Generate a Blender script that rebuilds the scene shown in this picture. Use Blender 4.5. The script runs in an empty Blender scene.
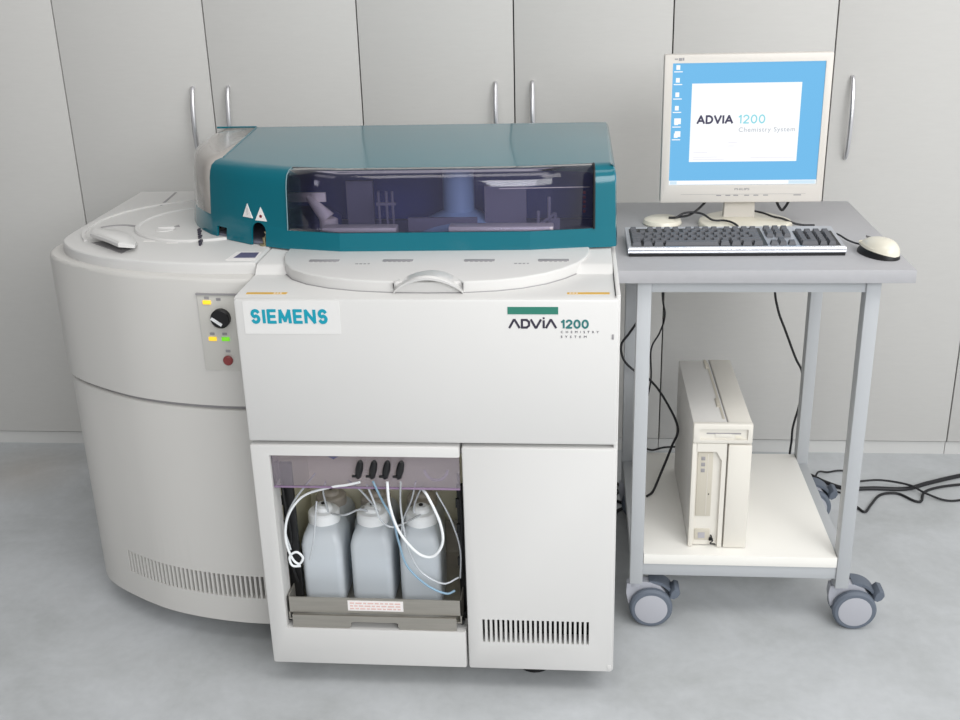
import bpy, bmesh, math, random
from mathutils import Vector, Matrix
random.seed(7)
C = bpy.context.scene.collection
PI = math.pi

# ------------------------------------------------------------------ camera
def cam_setup():
    p, y, r, f = 0.369530, -0.093017, -0.028225, 1097.55
    F = Vector((math.sin(y)*math.cos(p), math.cos(y)*math.cos(p), -math.sin(p)))
    R0 = Vector((math.cos(y), -math.sin(y), 0)); U0 = R0.cross(F)
    R = math.cos(r)*R0 + math.sin(r)*U0; U = -math.sin(r)*R0 + math.cos(r)*U0
    cd = bpy.data.cameras.new('camera'); co = bpy.data.objects.new('camera', cd); C.objects.link(co)
    m = Matrix((R, U, -F)).transposed().to_4x4(); m.translation = Vector((0.162203, -3.162797, 1.538511))
    co.matrix_world = m
    cd.sensor_width = 36; cd.lens = f*36/960; cd.clip_start = .05
    bpy.context.scene.camera = co
cam_setup()

# ------------------------------------------------------------------ world, lights, exposure
w = bpy.data.worlds.new('world'); bpy.context.scene.world = w; w.use_nodes = True
# the room around: brighter towards the right side (+X), dimmer to the left
_nt = w.node_tree; _tc = _nt.nodes.new('ShaderNodeTexCoord'); _sx = _nt.nodes.new('ShaderNodeSeparateXYZ')
_mr = _nt.nodes.new('ShaderNodeMapRange'); _mr.inputs['From Min'].default_value = -1; _mr.inputs['From Max'].default_value = 1
_mr.inputs['To Min'].default_value = .12; _mr.inputs['To Max'].default_value = .90
_nt.links.new(_tc.outputs['Generated'], _sx.inputs[0]); _nt.links.new(_sx.outputs['X'], _mr.inputs['Value'])
_nt.links.new(_mr.outputs[0], _nt.nodes['Background'].inputs[1]); _nt.nodes['Background'].inputs[0].default_value = (1, 1, 1, 1)
def area(name, loc, target, sx, sy, power, col=(1, 1, 1)):
    l = bpy.data.lights.new(name, 'AREA'); l.shape = 'RECTANGLE'; l.size = sx; l.size_y = sy; l.energy = power; l.color = col
    o = bpy.data.objects.new(name, l); C.objects.link(o); o.location = loc
    o.rotation_euler = (Vector(target)-Vector(loc)).to_track_quat('-Z', 'Y').to_euler()
area('ceiling_light_right', (2.0, -2.4, 2.9), (.3, -.8, .5), 1.6, 1.0, 22, (1, .985, .96))
area('ceiling_light_over', (.2, -2.2, 3.2), (0., -1.2, 0), 2.6, .8, 20, (1, .985, .96))
area('fill_light_front', (1.7, -4.7, 2.35), (.1, -.4, .4), 3.4, 1.3, 108, (.97, .985, 1))  # unseen fill light, added behind the camera to brighten the front faces
sc = bpy.context.scene
sc.view_settings.view_transform = 'Standard'; sc.view_settings.look = 'None'
sc.view_settings.exposure = 0.0; sc.view_settings.gamma = 1; sc.view_settings.use_curve_mapping = False

# ------------------------------------------------------------------ materials
def srgb(r, g, b):
    f = lambda c: (c/255/12.92) if c/255 <= .04045 else ((c/255+.055)/1.055)**2.4
    return (f(r), f(g), f(b), 1)
def mat(name, col, rough=.5, metal=0, spec=.5, noise=0, nscale=8, bump=0, bscale=200, coat=0, emis=0, stretch=None):
    m = bpy.data.materials.new(name); m.use_nodes = True; nt = m.node_tree; b = nt.nodes['Principled BSDF']
    c = srgb(*col); b.inputs['Base Color'].default_value = c
    b.inputs['Roughness'].default_value = rough; b.inputs['Metallic'].default_value = metal
    b.inputs['Specular IOR Level'].default_value = spec; b.inputs['Coat Weight'].default_value = coat; b.inputs['Coat Roughness'].default_value = .12; b.inputs['Coat IOR'].default_value = 1.42
    if emis:
        b.inputs['Base Color'].default_value = tuple(x*(.06 if name.startswith('screen') else 1) for x in c[:3])+(1,)
        b.inputs['Emission Color'].default_value = c; b.inputs['Emission Strength'].default_value = emis
    tc = nt.nodes.new('ShaderNodeTexCoord')
    src = tc.outputs['Object']
    if stretch:
        mp = nt.nodes.new('ShaderNodeMapping'); mp.inputs['Scale'].default_value = stretch
        nt.links.new(src, mp.inputs[0]); src = mp.outputs[0]
    if noise and not name.startswith('screen'):
        n = nt.nodes.new('ShaderNodeTexNoise'); n.inputs['Scale'].default_value = nscale; n.inputs['Detail'].default_value = 6
        nt.links.new(src, n.inputs['Vector'])
        cr = nt.nodes.new('ShaderNodeValToRGB'); e = cr.color_ramp.elements
        e[0].position = .3; e[1].position = .7
        e[0].color = tuple(max(0, x*(1-noise)) for x in c[:3])+(1,); e[1].color = tuple(min(1, x*(1+noise)) for x in c[:3])+(1,)
        nt.links.new(n.outputs['Fac'], cr.inputs[0]); nt.links.new(cr.outputs[0], b.inputs['Base Color'])
    if bump:
        n2 = nt.nodes.new('ShaderNodeTexNoise'); n2.inputs['Scale'].default_value = bscale
        nt.links.new(src, n2.inputs['Vector'])
        bp = nt.nodes.new('ShaderNodeBump'); bp.inputs['Strength'].default_value = bump; bp.inputs['Distance'].default_value = .002
        nt.links.new(n2.outputs['Fac'], bp.inputs['Height']); nt.links.new(bp.outputs[0], b.inputs['Normal'])
    return m
def sheer(name, col, gloss=.06, rough=.05, fres=1.45, diffuse=0, dcol=(255, 255, 255)):
    """clear tinted plastic: tinted see-through, fresnel gloss, some milkiness"""
    m = bpy.data.materials.new(name); m.use_nodes = True; nt = m.node_tree; nt.nodes.clear()
    out = nt.nodes.new('ShaderNodeOutputMaterial')
    tr = nt.nodes.new('ShaderNodeBsdfTransparent'); tr.inputs[0].default_value = srgb(*col)
    gl = nt.nodes.new('ShaderNodeBsdfGlossy'); gl.inputs['Roughness'].default_value = rough; gl.inputs[0].default_value = (1, 1, 1, 1)
    fr = nt.nodes.new('ShaderNodeFresnel'); fr.inputs[0].default_value = fres
    mx = nt.nodes.new('ShaderNodeMixShader'); nt.links.new(fr.outputs[0], mx.inputs[0])
    base = tr.outputs[0]
    if diffuse:
        df = nt.nodes.new('ShaderNodeBsdfDiffuse'); df.inputs[0].default_value = srgb(*dcol)
        m2 = nt.nodes.new('ShaderNodeMixShader'); m2.inputs[0].default_value = diffuse
        nt.links.new(tr.outputs[0], m2.inputs[1]); nt.links.new(df.outputs[0], m2.inputs[2]); base = m2.outputs[0]
    nt.links.new(base, mx.inputs[1]); nt.links.new(gl.outputs[0], mx.inputs[2])
    nt.links.new(mx.outputs[0], out.inputs[0])
    return m
M = dict(
    cabinet=mat('cupboard_laminate', (200, 199, 196), .62, spec=.25, noise=.012, nscale=30, stretch=(1, 1, 6)),
    kick=mat('plinth_laminate', (205, 205, 203), .5, noise=.01),
    dark=mat('dark_gap', (40, 40, 40), .8, noise=.1),
    casing=mat('white_casing', (212, 211, 209), .38, spec=.4, noise=.008, nscale=4, bump=.03, bscale=500),
    casinglabel=mat('near_white_label', (221, 220, 218), .4, noise=.004),
    module=mat('ivory_casing', (206, 204, 200), .38, spec=.4, noise=.01, nscale=4, bump=.03, bscale=500),
    lid=mat('lid_plastic', (211, 210, 208), .35, spec=.4, noise=.008, nscale=5),
    teal=mat('teal_plastic', (8, 102, 117), .3, spec=.08, noise=.02, nscale=6, coat=1),
    chrome=mat('satin_chrome', (222, 222, 225), .34, metal=1, noise=.02),
    steel=mat('stainless_steel', (176, 172, 164), .4, metal=.75, noise=.06, nscale=14, stretch=(1, 1, 12)),
    black=mat('black_plastic', (18, 18, 20), .45, noise=.1),
    cable=mat('black_cable_rubber', (28, 28, 32), .5, noise=.1),
    rail=mat('light_grey_powder_coat', (178, 181, 184), .45, noise=.01, bump=.05, bscale=600),
    desk=mat('grey_desk_laminate', (170, 170, 173), .45, noise=.02, nscale=60, spec=.4),
    deskedge=mat('grey_edge_band', (178, 180, 181), .5, noise=.01),
    shelf=mat('white_shelf_board', (238, 236, 230), .45, noise=.008),
    rubber=mat('blue_grey_tyre', (98, 106, 118), .6, noise=.05),
    hub=mat('light_grey_hub', (174, 175, 182), .5, noise=.02),
    cast=mat('grey_caster_housing', (178, 180, 188), .45, noise=.03),
    beige=mat('pale_computer_plastic', (221, 217, 208), .5, noise=.01, bump=.04, bscale=600),
    beiged=mat('computer_recess_plastic', (196, 190, 176), .55, noise=.02),
    pcside=mat('computer_side_metal', (208, 206, 202), .5, noise=.01),
    monitor=mat('monitor_plastic', (216, 211, 204), .5, noise=.008),
    cream=mat('cream_plastic', (226, 221, 205), .3, spec=.5, noise=.008, coat=.3),
    silver=mat('silver_plastic', (188, 191, 198), .32, metal=.35, noise=.02),
    silverlip=mat('bright_silver_lip', (226, 228, 235), .2, metal=.8, noise=.01),
    key=mat('grey_key_plastic', (92, 93, 98), .55, noise=.05),
    inner=mat('compartment_lining', (236, 232, 208), .6, noise=.02),
    navy=mat('navy_interior', (50, 62, 122), .5, noise=.1, nscale=20),
    midgrey=mat('interior_grey', (172, 170, 176), .4, noise=.05),
    pale=mat('interior_pale_plate', (238, 232, 222), .4, noise=.02),
    innergrey=mat('hood_interior_grey', (118, 118, 132), .4, noise=.05),
    bluemetal=mat('interior_blue_cylinder', (150, 180, 205), .3, metal=.1, noise=.03),
    tube=mat('milky_tube', (235, 238, 240), .3, noise=.01),
    cap=mat('white_cap', (238, 240, 241), .4, noise=.01),
    capdark=mat('translucent_brown_cap', (176, 168, 158), .4, noise=.1, nscale=60),
    yellow=mat('orange_label_ink', (214, 170, 70), .5, noise=.05),
    label=mat('white_label', (238, 234, 232), .45, noise=.01),
    pinkink=mat('pale_red_print', (226, 190, 184), .5, noise=.03),
    greyink=mat('grey_print', (150, 148, 150), .5, noise=.05),
    darkink=mat('dark_print', (48, 44, 60), .5, noise=.05),
    siemens=mat('turquoise_ink', (0, 150, 172), .4, noise=.01),
    green=mat('green_bar_ink', (44, 122, 104), .4, noise=.02),
    green2=mat('green_number_ink', (40, 112, 112), .4, noise=.02),
    red=mat('red_button', (140, 62, 62), .35, noise=.05),
    redink=mat('dark_red_ink', (120, 20, 40), .5, noise=.05),
    lilac=mat('lilac_print', (92, 90, 120), .5, noise=.1, nscale=90),
    plate=mat('control_panel_plate', (204, 202, 196), .45, noise=.01),
    ledy=mat('yellow_lamp', (250, 205, 50), .4, emis=.6, noise=.01),
    ledg=mat('green_lamp', (120, 215, 40), .4, emis=.5, noise=.01),
    scrblue=mat('screen_blue', (116, 190, 238), .3, emis=0.92, spec=.2, noise=.03, nscale=5),
    scrwhite=mat('screen_white', (250, 252, 253), .3, emis=1, spec=.2, noise=.005),
    scrpale=mat('screen_pale', (212, 234, 248), .3, emis=0.95, spec=.2, noise=.01),
    scrink=mat('screen_dark_text', (62, 58, 88), .4, emis=0.9, noise=.02),
    scrcyan=mat('screen_cyan_text', (140, 214, 226), .4, emis=0.95, noise=.01),
    scrgrey=mat('screen_grey_text', (190, 194, 202), .4, emis=0.95, noise=.01),
    smoke=sheer('smoked_window', (236, 234, 244), rough=.06, diffuse=.05, dcol=(110, 112, 150)),
    clearcover=sheer('clear_side_cover', (226, 219, 212), rough=.22, diffuse=.58, dcol=(206, 200, 194)),
    violet=sheer('violet_clear_plate', (244, 238, 245), rough=.08, diffuse=.20, dcol=(206, 198, 206)),
    bottle=sheer('milky_polyethylene', (235, 242, 246), rough=.35, diffuse=.62, dcol=(236, 242, 247)),
    thintube=sheer('clear_tube', (225, 230, 235), rough=.2, diffuse=.6, dcol=(228, 232, 236)),
    bluetube=sheer('bluish_clear_tube', (190, 218, 235), rough=.2, diffuse=.6, dcol=(170, 205, 228)),
)
def floor_material():
    m = bpy.data.materials.new('grey_marbled_floor'); m.use_nodes = True; nt = m.node_tree; b = nt.nodes['Principled BSDF']
    tc = nt.nodes.new('ShaderNodeTexCoord')
    n = nt.nodes.new('ShaderNodeTexNoise'); n.inputs['Scale'].default_value = 3.2; n.inputs['Detail'].default_value = 9; n.inputs['Roughness'].default_value = .62; n.inputs['Distortion'].default_value = .6
    cr = nt.nodes.new('ShaderNodeValToRGB'); e = cr.color_ramp.elements
    e[0].position = .32; e[0].color = srgb(176, 179, 180); e[1].position = .72; e[1].color = srgb(200, 203, 206)
    n2 = nt.nodes.new('ShaderNodeTexNoise'); n2.inputs['Scale'].default_value = 45; n2.inputs['Detail'].default_value = 4
    mx = nt.nodes.new('ShaderNodeMix'); mx.data_type = 'RGBA'; mx.blend_type = 'SOFT_LIGHT'; mx.inputs[0].default_value = .16
    # an old brownish stain on the floor left of the machine
    mp = nt.nodes.new('ShaderNodeMapping'); mp.inputs['Location'].default_value = (1.56, .20, 0)
    g = nt.nodes.new('ShaderNodeTexGradient'); g.gradient_type = 'SPHERICAL'
    mp.inputs['Scale'].default_value = (1, 1, 1)
    sc2 = nt.nodes.new('ShaderNodeVectorMath'); sc2.operation = 'SCALE'; sc2.inputs['Scale'].default_value = 4.5
    st = nt.nodes.new('ShaderNodeMix'); st.data_type = 'RGBA'
    mul = nt.nodes.new('ShaderNodeMath'); mul.operation = 'MULTIPLY'; mul.inputs[1].default_value = .35
    L = nt.links.new
    L(tc.outputs['Object'], n.inputs['Vector']); L(tc.outputs['Object'], n2.inputs['Vector'])
    L(n.outputs['Fac'], cr.inputs[0]); L(cr.outputs[0], mx.inputs[6]); L(n2.outputs['Fac'], mx.inputs[7])
    L(tc.outputs['Object'], mp.inputs[0]); L(mp.outputs[0], sc2.inputs[0]); L(sc2.outputs[0], g.inputs[0])
    L(g.outputs['Fac'], mul.inputs[0]); L(mul.outputs[0], st.inputs[0]); L(mx.outputs[2], st.inputs[6])
    st.inputs[7].default_value = srgb(168, 152, 132)
    L(st.outputs[2], b.inputs['Base Color'])
    b.inputs['Roughness'].default_value = .5; b.inputs['Specular IOR Level'].default_value = .35
    return m
M['floor'] = floor_material()

# ------------------------------------------------------------------ helpers
def box(bm, x0, x1, y0, y1, z0, z1, bev=0, seg=2, mtx=None):
    vs = [bm.verts.new((x, y, z)) for x in (x0, x1) for y in (y0, y1) for z in (z0, z1)]
    f = [(0, 1, 3, 2), (4, 6, 7, 5), (0, 4, 5, 1), (2, 3, 7, 6), (0, 2, 6, 4), (1, 5, 7, 3)]
    fs = [bm.faces.new([vs[i] for i in q]) for q in f]
    if bev:
        es = list({e for q in fs for e in q.edges})
        r = bmesh.ops.bevel(bm, geom=es, offset=bev, segments=seg, affect='EDGES', profile=.5)
        vs = list({v for q in r['faces'] for v in q.verts} | {v for v in vs if v.is_valid})
    if mtx is not None:
        bmesh.ops.transform(bm, matrix=mtx, verts=[v for v in vs if v.is_valid])
    return vs
def loft(bm, rings, cap0=True, cap1=True, closed=True):
    R = [[bm.verts.new(p) for p in r] for r in rings]
    n = len(R[0])
    for a, b in zip(R[:-1], R[1:]):
        for i in range(n if closed else n-1):
            j = (i+1) % n
            bm.faces.new((a[i], a[j], b[j], b[i]))
    if cap0: bm.faces.new(list(reversed(R[0])))
    if cap1: bm.faces.new(R[-1])
    return R
def inset2(pts, d, sx=1):
    """inward offset of a closed 2D outline"""
    n = len(pts); out = []
    ar = sum(pts[i][0]*pts[(i+1) % n][1]-pts[(i+1) % n][0]*pts[i][1] for i in range(n))
    s = 1 if ar > 0 else -1
    for i in range(n):
        a, b, c = Vector(pts[i-1]), Vector(pts[i]), Vector(pts[(i+1) % n])
        e1 = (b-a).normalized(); e2 = (c-b).normalized()
        n1 = Vector((-e1.y, e1.x))*s; n2 = Vector((-e2.y, e2.x))*s
        m = (n1+n2); m = m/max(.35, m.length_squared)*2 if m.length > 1e-6 else n1
        out.append((b.x+m.x*d*sx, b.y+m.y*d))
    return out
def prism(bm, pts, z0, z1, bev=0, steps=3):
    rings = [[(x, y, z0) for x, y in pts]]
    if bev:
        for k in range(steps+1):
            a = k/steps*PI/2
            q = inset2(pts, bev*(1-math.cos(a))); rings.append([(x, y, z1-bev+bev*math.sin(a)) for x, y in q])
    else: rings.append([(x, y, z1) for x, y in pts])
    return loft(bm, rings)
def cyl(bm, c, r, h, axis='Z', seg=32, r2=None, bev=0):
    r2 = r if r2 is None else r2
    prof = [(r, 0), (r2, h)] if not bev else [(r-bev, 0), (r, bev), (r2, h-bev), (r2-bev, h)]
    rings = []
    for rr, hh in prof:
        ring = []
        for i in range(seg):
            a = 2*PI*i/seg; u, v = rr*math.cos(a), rr*math.sin(a)
            p = {'Z': (u, v, hh), 'Y': (u, hh, v), 'X': (hh, u, v)}[axis]
            ring.append((c[0]+p[0], c[1]+p[1], c[2]+p[2]))
        rings.append(ring)
    return loft(bm, rings)
def lathe(bm, c, prof, seg=32, axis='Z'):
    rings = []
    for rr, hh in prof:
        ring = []
        for i in range(seg):
            a = 2*PI*i/seg; u, v = rr*math.cos(a), rr*math.sin(a)
            p = {'Z': (u, v, hh), 'Y': (u, hh, v)}[axis]
            ring.append((c[0]+p[0], c[1]+p[1], c[2]+p[2]))
        rings.append(ring)
    return loft(bm, rings)
def spline(pts, n=8):
    P = [Vector(p) for p in pts]; P = [2*P[0]-P[1]]+P+[2*P[-1]-P[-2]]; out = []
    for i in range(1, len(P)-2):
        for k in range(n):
            t = k/n; a, b, c, d = P[i-1], P[i], P[i+1], P[i+2]
            out.append(.5*((2*b)+(c-a)*t+(2*a-5*b+4*c-d)*t*t+(3*b-a-3*c+d)*t**3))
    out.append(P[-2]); return out
def tube(bm, pts, r, seg=8, smooth=8, radii=None):
    path = spline(pts, smooth) if smooth > 1 else [Vector(p) for p in pts]
    up = Vector((0, 0, 1)); rings = []; prev = None
    for i, p in enumerate(path):
        t = (path[min(i+1, len(path)-1)]-path[max(i-1, 0)]).normalized()
        if prev is None:
            a = t.cross(up)
            if a.length < .1: a = t.cross(Vector((1, 0, 0)))
        else: a = prev - t*prev.dot(t)
        a.normalize(); b = t.cross(a); prev = a
        rr = r if radii is None else radii(i/(len(path)-1))
        rings.append([p+a*rr*math.cos(2*PI*k/seg)+b*rr*math.sin(2*PI*k/seg) for k in range(seg)])
    loft(bm, rings)
def obj(name, bm, m, parent=None, smooth=30, origin=None, local=False):
    """link a bmesh written in world coordinates as ONE mesh object"""
    o0 = Vector((0, 0, 0))
    if not local:
        if parent is not None: o0 = parent['_o'] if '_o' in parent else (0, 0, 0); o0 = Vector(o0)
        elif origin is not None: o0 = Vector(origin)
    bmesh.ops.recalc_face_normals(bm, faces=bm.faces)
    if o0.length: bmesh.ops.translate(bm, vec=-o0, verts=bm.verts)
    me = bpy.data.meshes.new(name); bm.to_mesh(me); bm.free()
    if smooth:
        for p in me.polygons: p.use_smooth = True
        me.set_sharp_from_angle(angle=math.radians(smooth))
    me.materials.append(m)
    o = bpy.data.objects.new(name, me); C.objects.link(o)
    if parent is not None:
        o.parent = parent; o['_o'] = tuple(o0)
    elif origin is not None: o.location = origin; o['_o'] = tuple(origin)
    return o
def thing(name, label, cat, loc, group=None):
    o = bpy.data.objects.new(name, None); C.objects.link(o); o.location = loc; o.empty_display_size = .05
    o['_o'] = tuple(loc); o['label'] = label; o['category'] = cat
    if group: o['group'] = group
    return o
def tag(o, label, cat, group=None):
    o['label'] = label; o['category'] = cat
    if group: o['group'] = group
    return o
def struct(o): o['kind'] = 'structure'; return o
def copy_tree(o, parent=None):
    c = o.copy(); C.objects.link(c)
    if parent is not None: c.parent = parent
    for ch in list(o.children): copy_tree(ch, c)
    return c
def N(): return bmesh.new()
def B(name, m, parent, *args, bev=0, **k):
    bm = N(); box(bm, *args, bev=bev); return obj(name, bm, m, parent, **k)
def cut(o, cutter_bm, thick=0):
    """carve openings: evaluate (solidify +) boolean and keep only the result"""
    cm = bpy.data.meshes.new('cutter'); bmesh.ops.recalc_face_normals(cutter_bm, faces=cutter_bm.faces)
    cutter_bm.to_mesh(cm); cutter_bm.free()
    co = bpy.data.objects.new('cutter', cm); C.objects.link(co)
    base = Vector(o['_o']) if '_o' in o else Vector(o.location)
    co.location = -base if o.parent else (0, 0, 0)
    pl = o.parent; ol = o.location.copy()
    if pl is not None: o.parent = None; o.location = (0, 0, 0)
    else: co.location = (0, 0, 0)
    if thick:
        s = o.modifiers.new('s', 'SOLIDIFY'); s.thickness = thick; s.offset = -1
    b = o.modifiers.new('b', 'BOOLEAN'); b.operation = 'DIFFERENCE'; b.solver = 'EXACT'; b.object = co
    bpy.context.view_layer.update()
    me = bpy.data.meshes.new_from_object(o.evaluated_get(bpy.context.evaluated_depsgraph_get()))
    o.modifiers.clear(); o.data = me; bpy.data.objects.remove(co)
    me.set_sharp_from_angle(angle=math.radians(30))
    if pl is not None: o.parent = pl; o.location = ol
def text(name, s, x0, x1, z0, z1, y, m, parent, bold=0, ext=.0006, shear=0, spacing=1.0, mtx=None):
    """lettering facing -Y, fitted to the box x0..x1, z0..z1"""
    cu = bpy.data.curves.new('t', 'FONT'); cu.body = s; cu.offset = bold; cu.extrude = .01; cu.space_character = spacing; cu.shear = shear
    to = bpy.data.objects.new('t', cu); C.objects.link(to); bpy.context.view_layer.update()
    me = bpy.data.meshes.new_from_object(to.evaluated_get(bpy.context.evaluated_depsgraph_get())); bpy.data.objects.remove(to)
    bm = N(); bm.from_mesh(me); bpy.data.meshes.remove(me)
    xs = [v.co.x for v in bm.verts]; ys = [v.co.y for v in bm.verts]; a, b_, c, d = min(xs), max(xs), min(ys), max(ys)
    for v in bm.verts:
        v.co = Vector((x0+(v.co.x-a)/(b_-a)*(x1-x0), y-ext/2-v.co.z/.01*ext/2, z0+(v.co.y-c)/(d-c)*(z1-z0)))
    if mtx is not None: bmesh.ops.transform(bm, matrix=mtx, verts=bm.verts)
    return obj(name, bm, m, parent, smooth=0)
def stroke(bm, pts, wd, y, ext=.0006):
    """flat thick polyline in the XZ plane facing -Y"""
    for (xa, za), (xb, zb) in zip(pts[:-1], pts[1:]):
        ext += .000012
        d = Vector((xb-xa, zb-za)).normalized(); n = Vector((-d.y, d.x))*wd/2; e = d*wd*.35
        q = [(xa-e.x+n.x, za-e.y+n.y), (xa-e.x-n.x, za-e.y-n.y), (xb+e.x-n.x, zb+e.y-n.y), (xb+e.x+n.x, zb+e.y+n.y)]
        loft(bm, [[(u, y, v) for u, v in q], [(u, y-ext, v) for u, v in q]])

def arcp(cx, cy, rx, ry, a0, a1, n=10):
    return [(cx+rx*math.cos(math.radians(a0+(a1-a0)*k/n)), cy+ry*math.sin(math.radians(a0+(a1-a0)*k/n))) for k in range(n+1)]
GLYPH = {
 'S': (.62, [arcp(.5, .73, .42, .27, 30, 250, 12)+arcp(.5, .27, .42, .27, 80, -150, 12)]), 'I': (.0, [[(.5, 0), (.5, 1)]]),
 'E': (.56, [[(1, 0), (0, 0), (0, 1), (1, 1)], [(0, .5), (.9, .5)]]),
 'M': (.86, [[(0, 0), (.07, 1), (.5, .12), (.93, 1), (1, 0)]]), 'N': (.72, [[(0, 0), (0, 1), (1, 0), (1, 1)]]),
 'A': (.80, [[(0, 0), (.5, 1), (1, 0)], [(.2, .3), (.8, .3)]]),
 'D': (.70, [[(0, 0), (0, 1)]+arcp(.35, .5, .65, .5, 90, -90, 14)+[(0, 0)]]), 'V': (.76, [[(0, 1), (.5, 0), (1, 1)]]),
 '1': (.24, [[(0, .78), (1, 1), (1, 0)]]), '2': (.62, [arcp(.5, .70, .5, .30, 165, -25, 12)+[(0, 0), (1, 0)]]),
 '0': (.66, [arcp(.5, .5, .5, .5, 90, 450, 28)]),
}
def bold_text(name, s, x0, x1, z0, z1, y, m, parent, wt=.18, gap=.30, ext=.0006):
    """bold sans lettering from thick strokes, fitted to the box"""
    h = z1-z0; tot = sum(GLYPH[c][0] for c in s)+gap*(len(s)-1)+wt*1.0*0
    wd = wt*h; k = (x1-x0-wd)/tot; x = x0+wd/2; bm = N()
    for c in s:
        gw, st = GLYPH[c]
        for pl_ in st:
            pts = [(x+u*gw*k, z0+wd/2+v*(h-wd)) for u, v in pl_]
            stroke(bm, pts, wd, y, ext); ext += .00005
        x += (gw+gap)*k
    return obj(name, bm, m, parent, smooth=0)

# ================================================================== THE SETTING
bm = N(); box(bm, -3.2, 3.2, -4.6, .5, -.05, 0); struct(obj('floor', bm, M['floor'], smooth=0))
bm = N(); box(bm, -3.2, 3.2, .5, .58, 0, 2.7); struct(obj('wall_back', bm, M['kick'], smooth=0))

# ================================================================== CUPBOARDS (one thing each, two doors)
S0, SW = -1.3281, .4382
def seam(i): return S0+i*SW
def cupboard(x0, x1, xm, label, sides=(1, 1)):
    t = thing('cupboard', label, 'cupboard', ((x0+x1)/2, .25, 0), 'cupboards along the back wall')
    g = .0018
    bm = N(); box(bm, x0+.001, x1-.001, .022, .48, .046, 2.3); obj('carcass', bm, M['dark'] if False else M['cabinet'], t)
    B('plinth', M['kick'], t, x0+.001, x1-.001, .010, .03, 0, .0415)
    for a, b, hs in ((x0, xm, 1), (xm, x1, -1)):
        if b-a < .05: continue
        bm = N(); box(bm, a+g, b-g, 0, .019, .047, 2.3, bev=.0012)
        d = obj('door', bm, M['cabinet'], t)
        hx = (xm-.052) if hs == 1 else (xm+.052)
        bm = N()
        zz = [(.925, -.002), (.93, -.012), (.97, -.026), (1.037, -.033), (1.105, -.026), (1.145, -.012), (1.15, -.002)]
        tube(bm, [(hx, y, z) for z, y in zz], .006, seg=10, radii=lambda u: .0038+.0032*math.sin(PI*u))
        for z in (.926, 1.149): cyl(bm, (hx, -.004, z), .0045, .004, 'Y', 12)
        obj('handle', bm, M['chrome'], d)
    return t
cupboard(seam(-2), seam(0), seam(-1), 'light grey tall cupboard at the far left, mostly outside the left edge')
cupboard(seam(0), seam(2), seam(1), 'light grey tall cupboard standing behind the round left side of the analyzer')
cupboard(seam(2), seam(4), seam(3), 'light grey tall cupboard behind the middle of the teal hood')
cupboard(seam(4), seam(6), seam(5), 'light grey tall cupboard directly behind the computer monitor')
cupboard(seam(6), seam(8), seam(7), 'light grey tall cupboard at the far right edge, beyond the trolley')
# dark lines between neighbours stay open: black backing strip behind each gap
bm = N()
for i in range(-2, 9): box(bm, seam(i)-.004, seam(i)+.004, .0195, .0215, .047, 2.3)
struct(obj('trim_1', bm, M['dark'], smooth=0))

# ================================================================== ANALYZER
XL, XR, YF = -.4947, .2441, -1.202
an = thing('chemistry_analyzer', 'large white laboratory chemistry analyzer with teal hood, standing on the floor', 'analyzer', (-.35, -.75, 0))

# --- left round module
Mo = [(-1.034, -.33), (-1.034, -.80), (-1.027, -.845), (-1.004, -.883), (-.968, -.917), (-.92, -.95), (-.86, -.985), (-.79, -1.018), (-.70, -1.044), (-.60, -1.06), (-.498, -1.064), (-.498, -.33)]
def refine(pts, closed=True):
    """round the curved run of an outline with a spline"""
    q = spline([(x, y, 0) for x, y in pts], 5); return [(v.x, v.y) for v in q]
curve = refine(Mo[1:11]); Mout = [Mo[0]]+curve+[Mo[-1]]
bm = N(); prism(bm, Mout, .612, .8965, bev=.010); up = obj('side_module', bm, M['module'], an)
bm = N(); prism(bm, inset2(Mout, .004), .060, .601, bev=.005); lo = obj('side_module_door', bm, M['module'], an)
bm = N(); prism(bm, inset2(Mout, .012), .595, .618); obj('seam_band', bm, M['greyink'], an)
# grille slots in the curved door
def on_curve(x, off=0):
    for (xa, ya), (xb, yb) in zip(curve[:-1], curve[1:]):
        if xa <= x <= xb: return ya+(yb-ya)*(x-xa)/(xb-xa), math.atan2(yb-ya, xb-xa)
    return -1.06, 0
bm = N(); L = 0; xs = []; x = -.905
while x < -.500:
    y, a = on_curve(x); xs.append((x, y, a)); x += .0118*math.cos(a)
for i, (x, y, a) in enumerate(xs):
    mt = Matrix.Translation((x, y, .157)) @ Matrix.Rotation(a, 4, 'Z')
    box(bm, -.0033, .0033, -.03, .050, -.029, .029, mtx=mt)
cut(lo, bm)
bm = N(); prism(bm, inset2(Mout, .034), .10, .22); lb = obj('grille_backing', bm, M['black'], lo)
# top plate of the module
Pp = [(-1.004, -.335), (-1.004, -.79), (-.998, -.83), (-.978, -.868), (-.945, -.908), (-.90, -.943), (-.85, -.971), (-.79, -.995), (-.70, -1.018), (-.60, -1.028), (-.497, -1.026), (-.497, -.335)]
pc_ = refine(Pp[1:11]); Pout = [Pp[0]]+pc_+[Pp[-1]]
bm = N(); prism(bm, Pout, .894, .92, bev=.006); pl = obj('module_top', bm, M['lid'], an)
def arc_ring(cx, cy, r0, r1, z0, z1, a0, a1, n=48):
    bm = N(); rings = []
    for k in range(n+1):
        a = math.radians(a0+(a1-a0)*k/n); c, s = math.cos(a), math.sin(a)
        rings.append([(cx+r0*c, cy+r0*s, z0), (cx+r0*c, cy+r0*s, z1), (cx+r1*c, cy+r1*s, z1), (cx+r1*c, cy+r1*s, z0)])
    loft(bm, rings); return bm
CX, CY = -.70, -.69
obj('rim_ridge', arc_ring(CX-.02, CY-.01, .258, .266, .919, .9235, 88, 215), M['lid'], pl)
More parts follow.
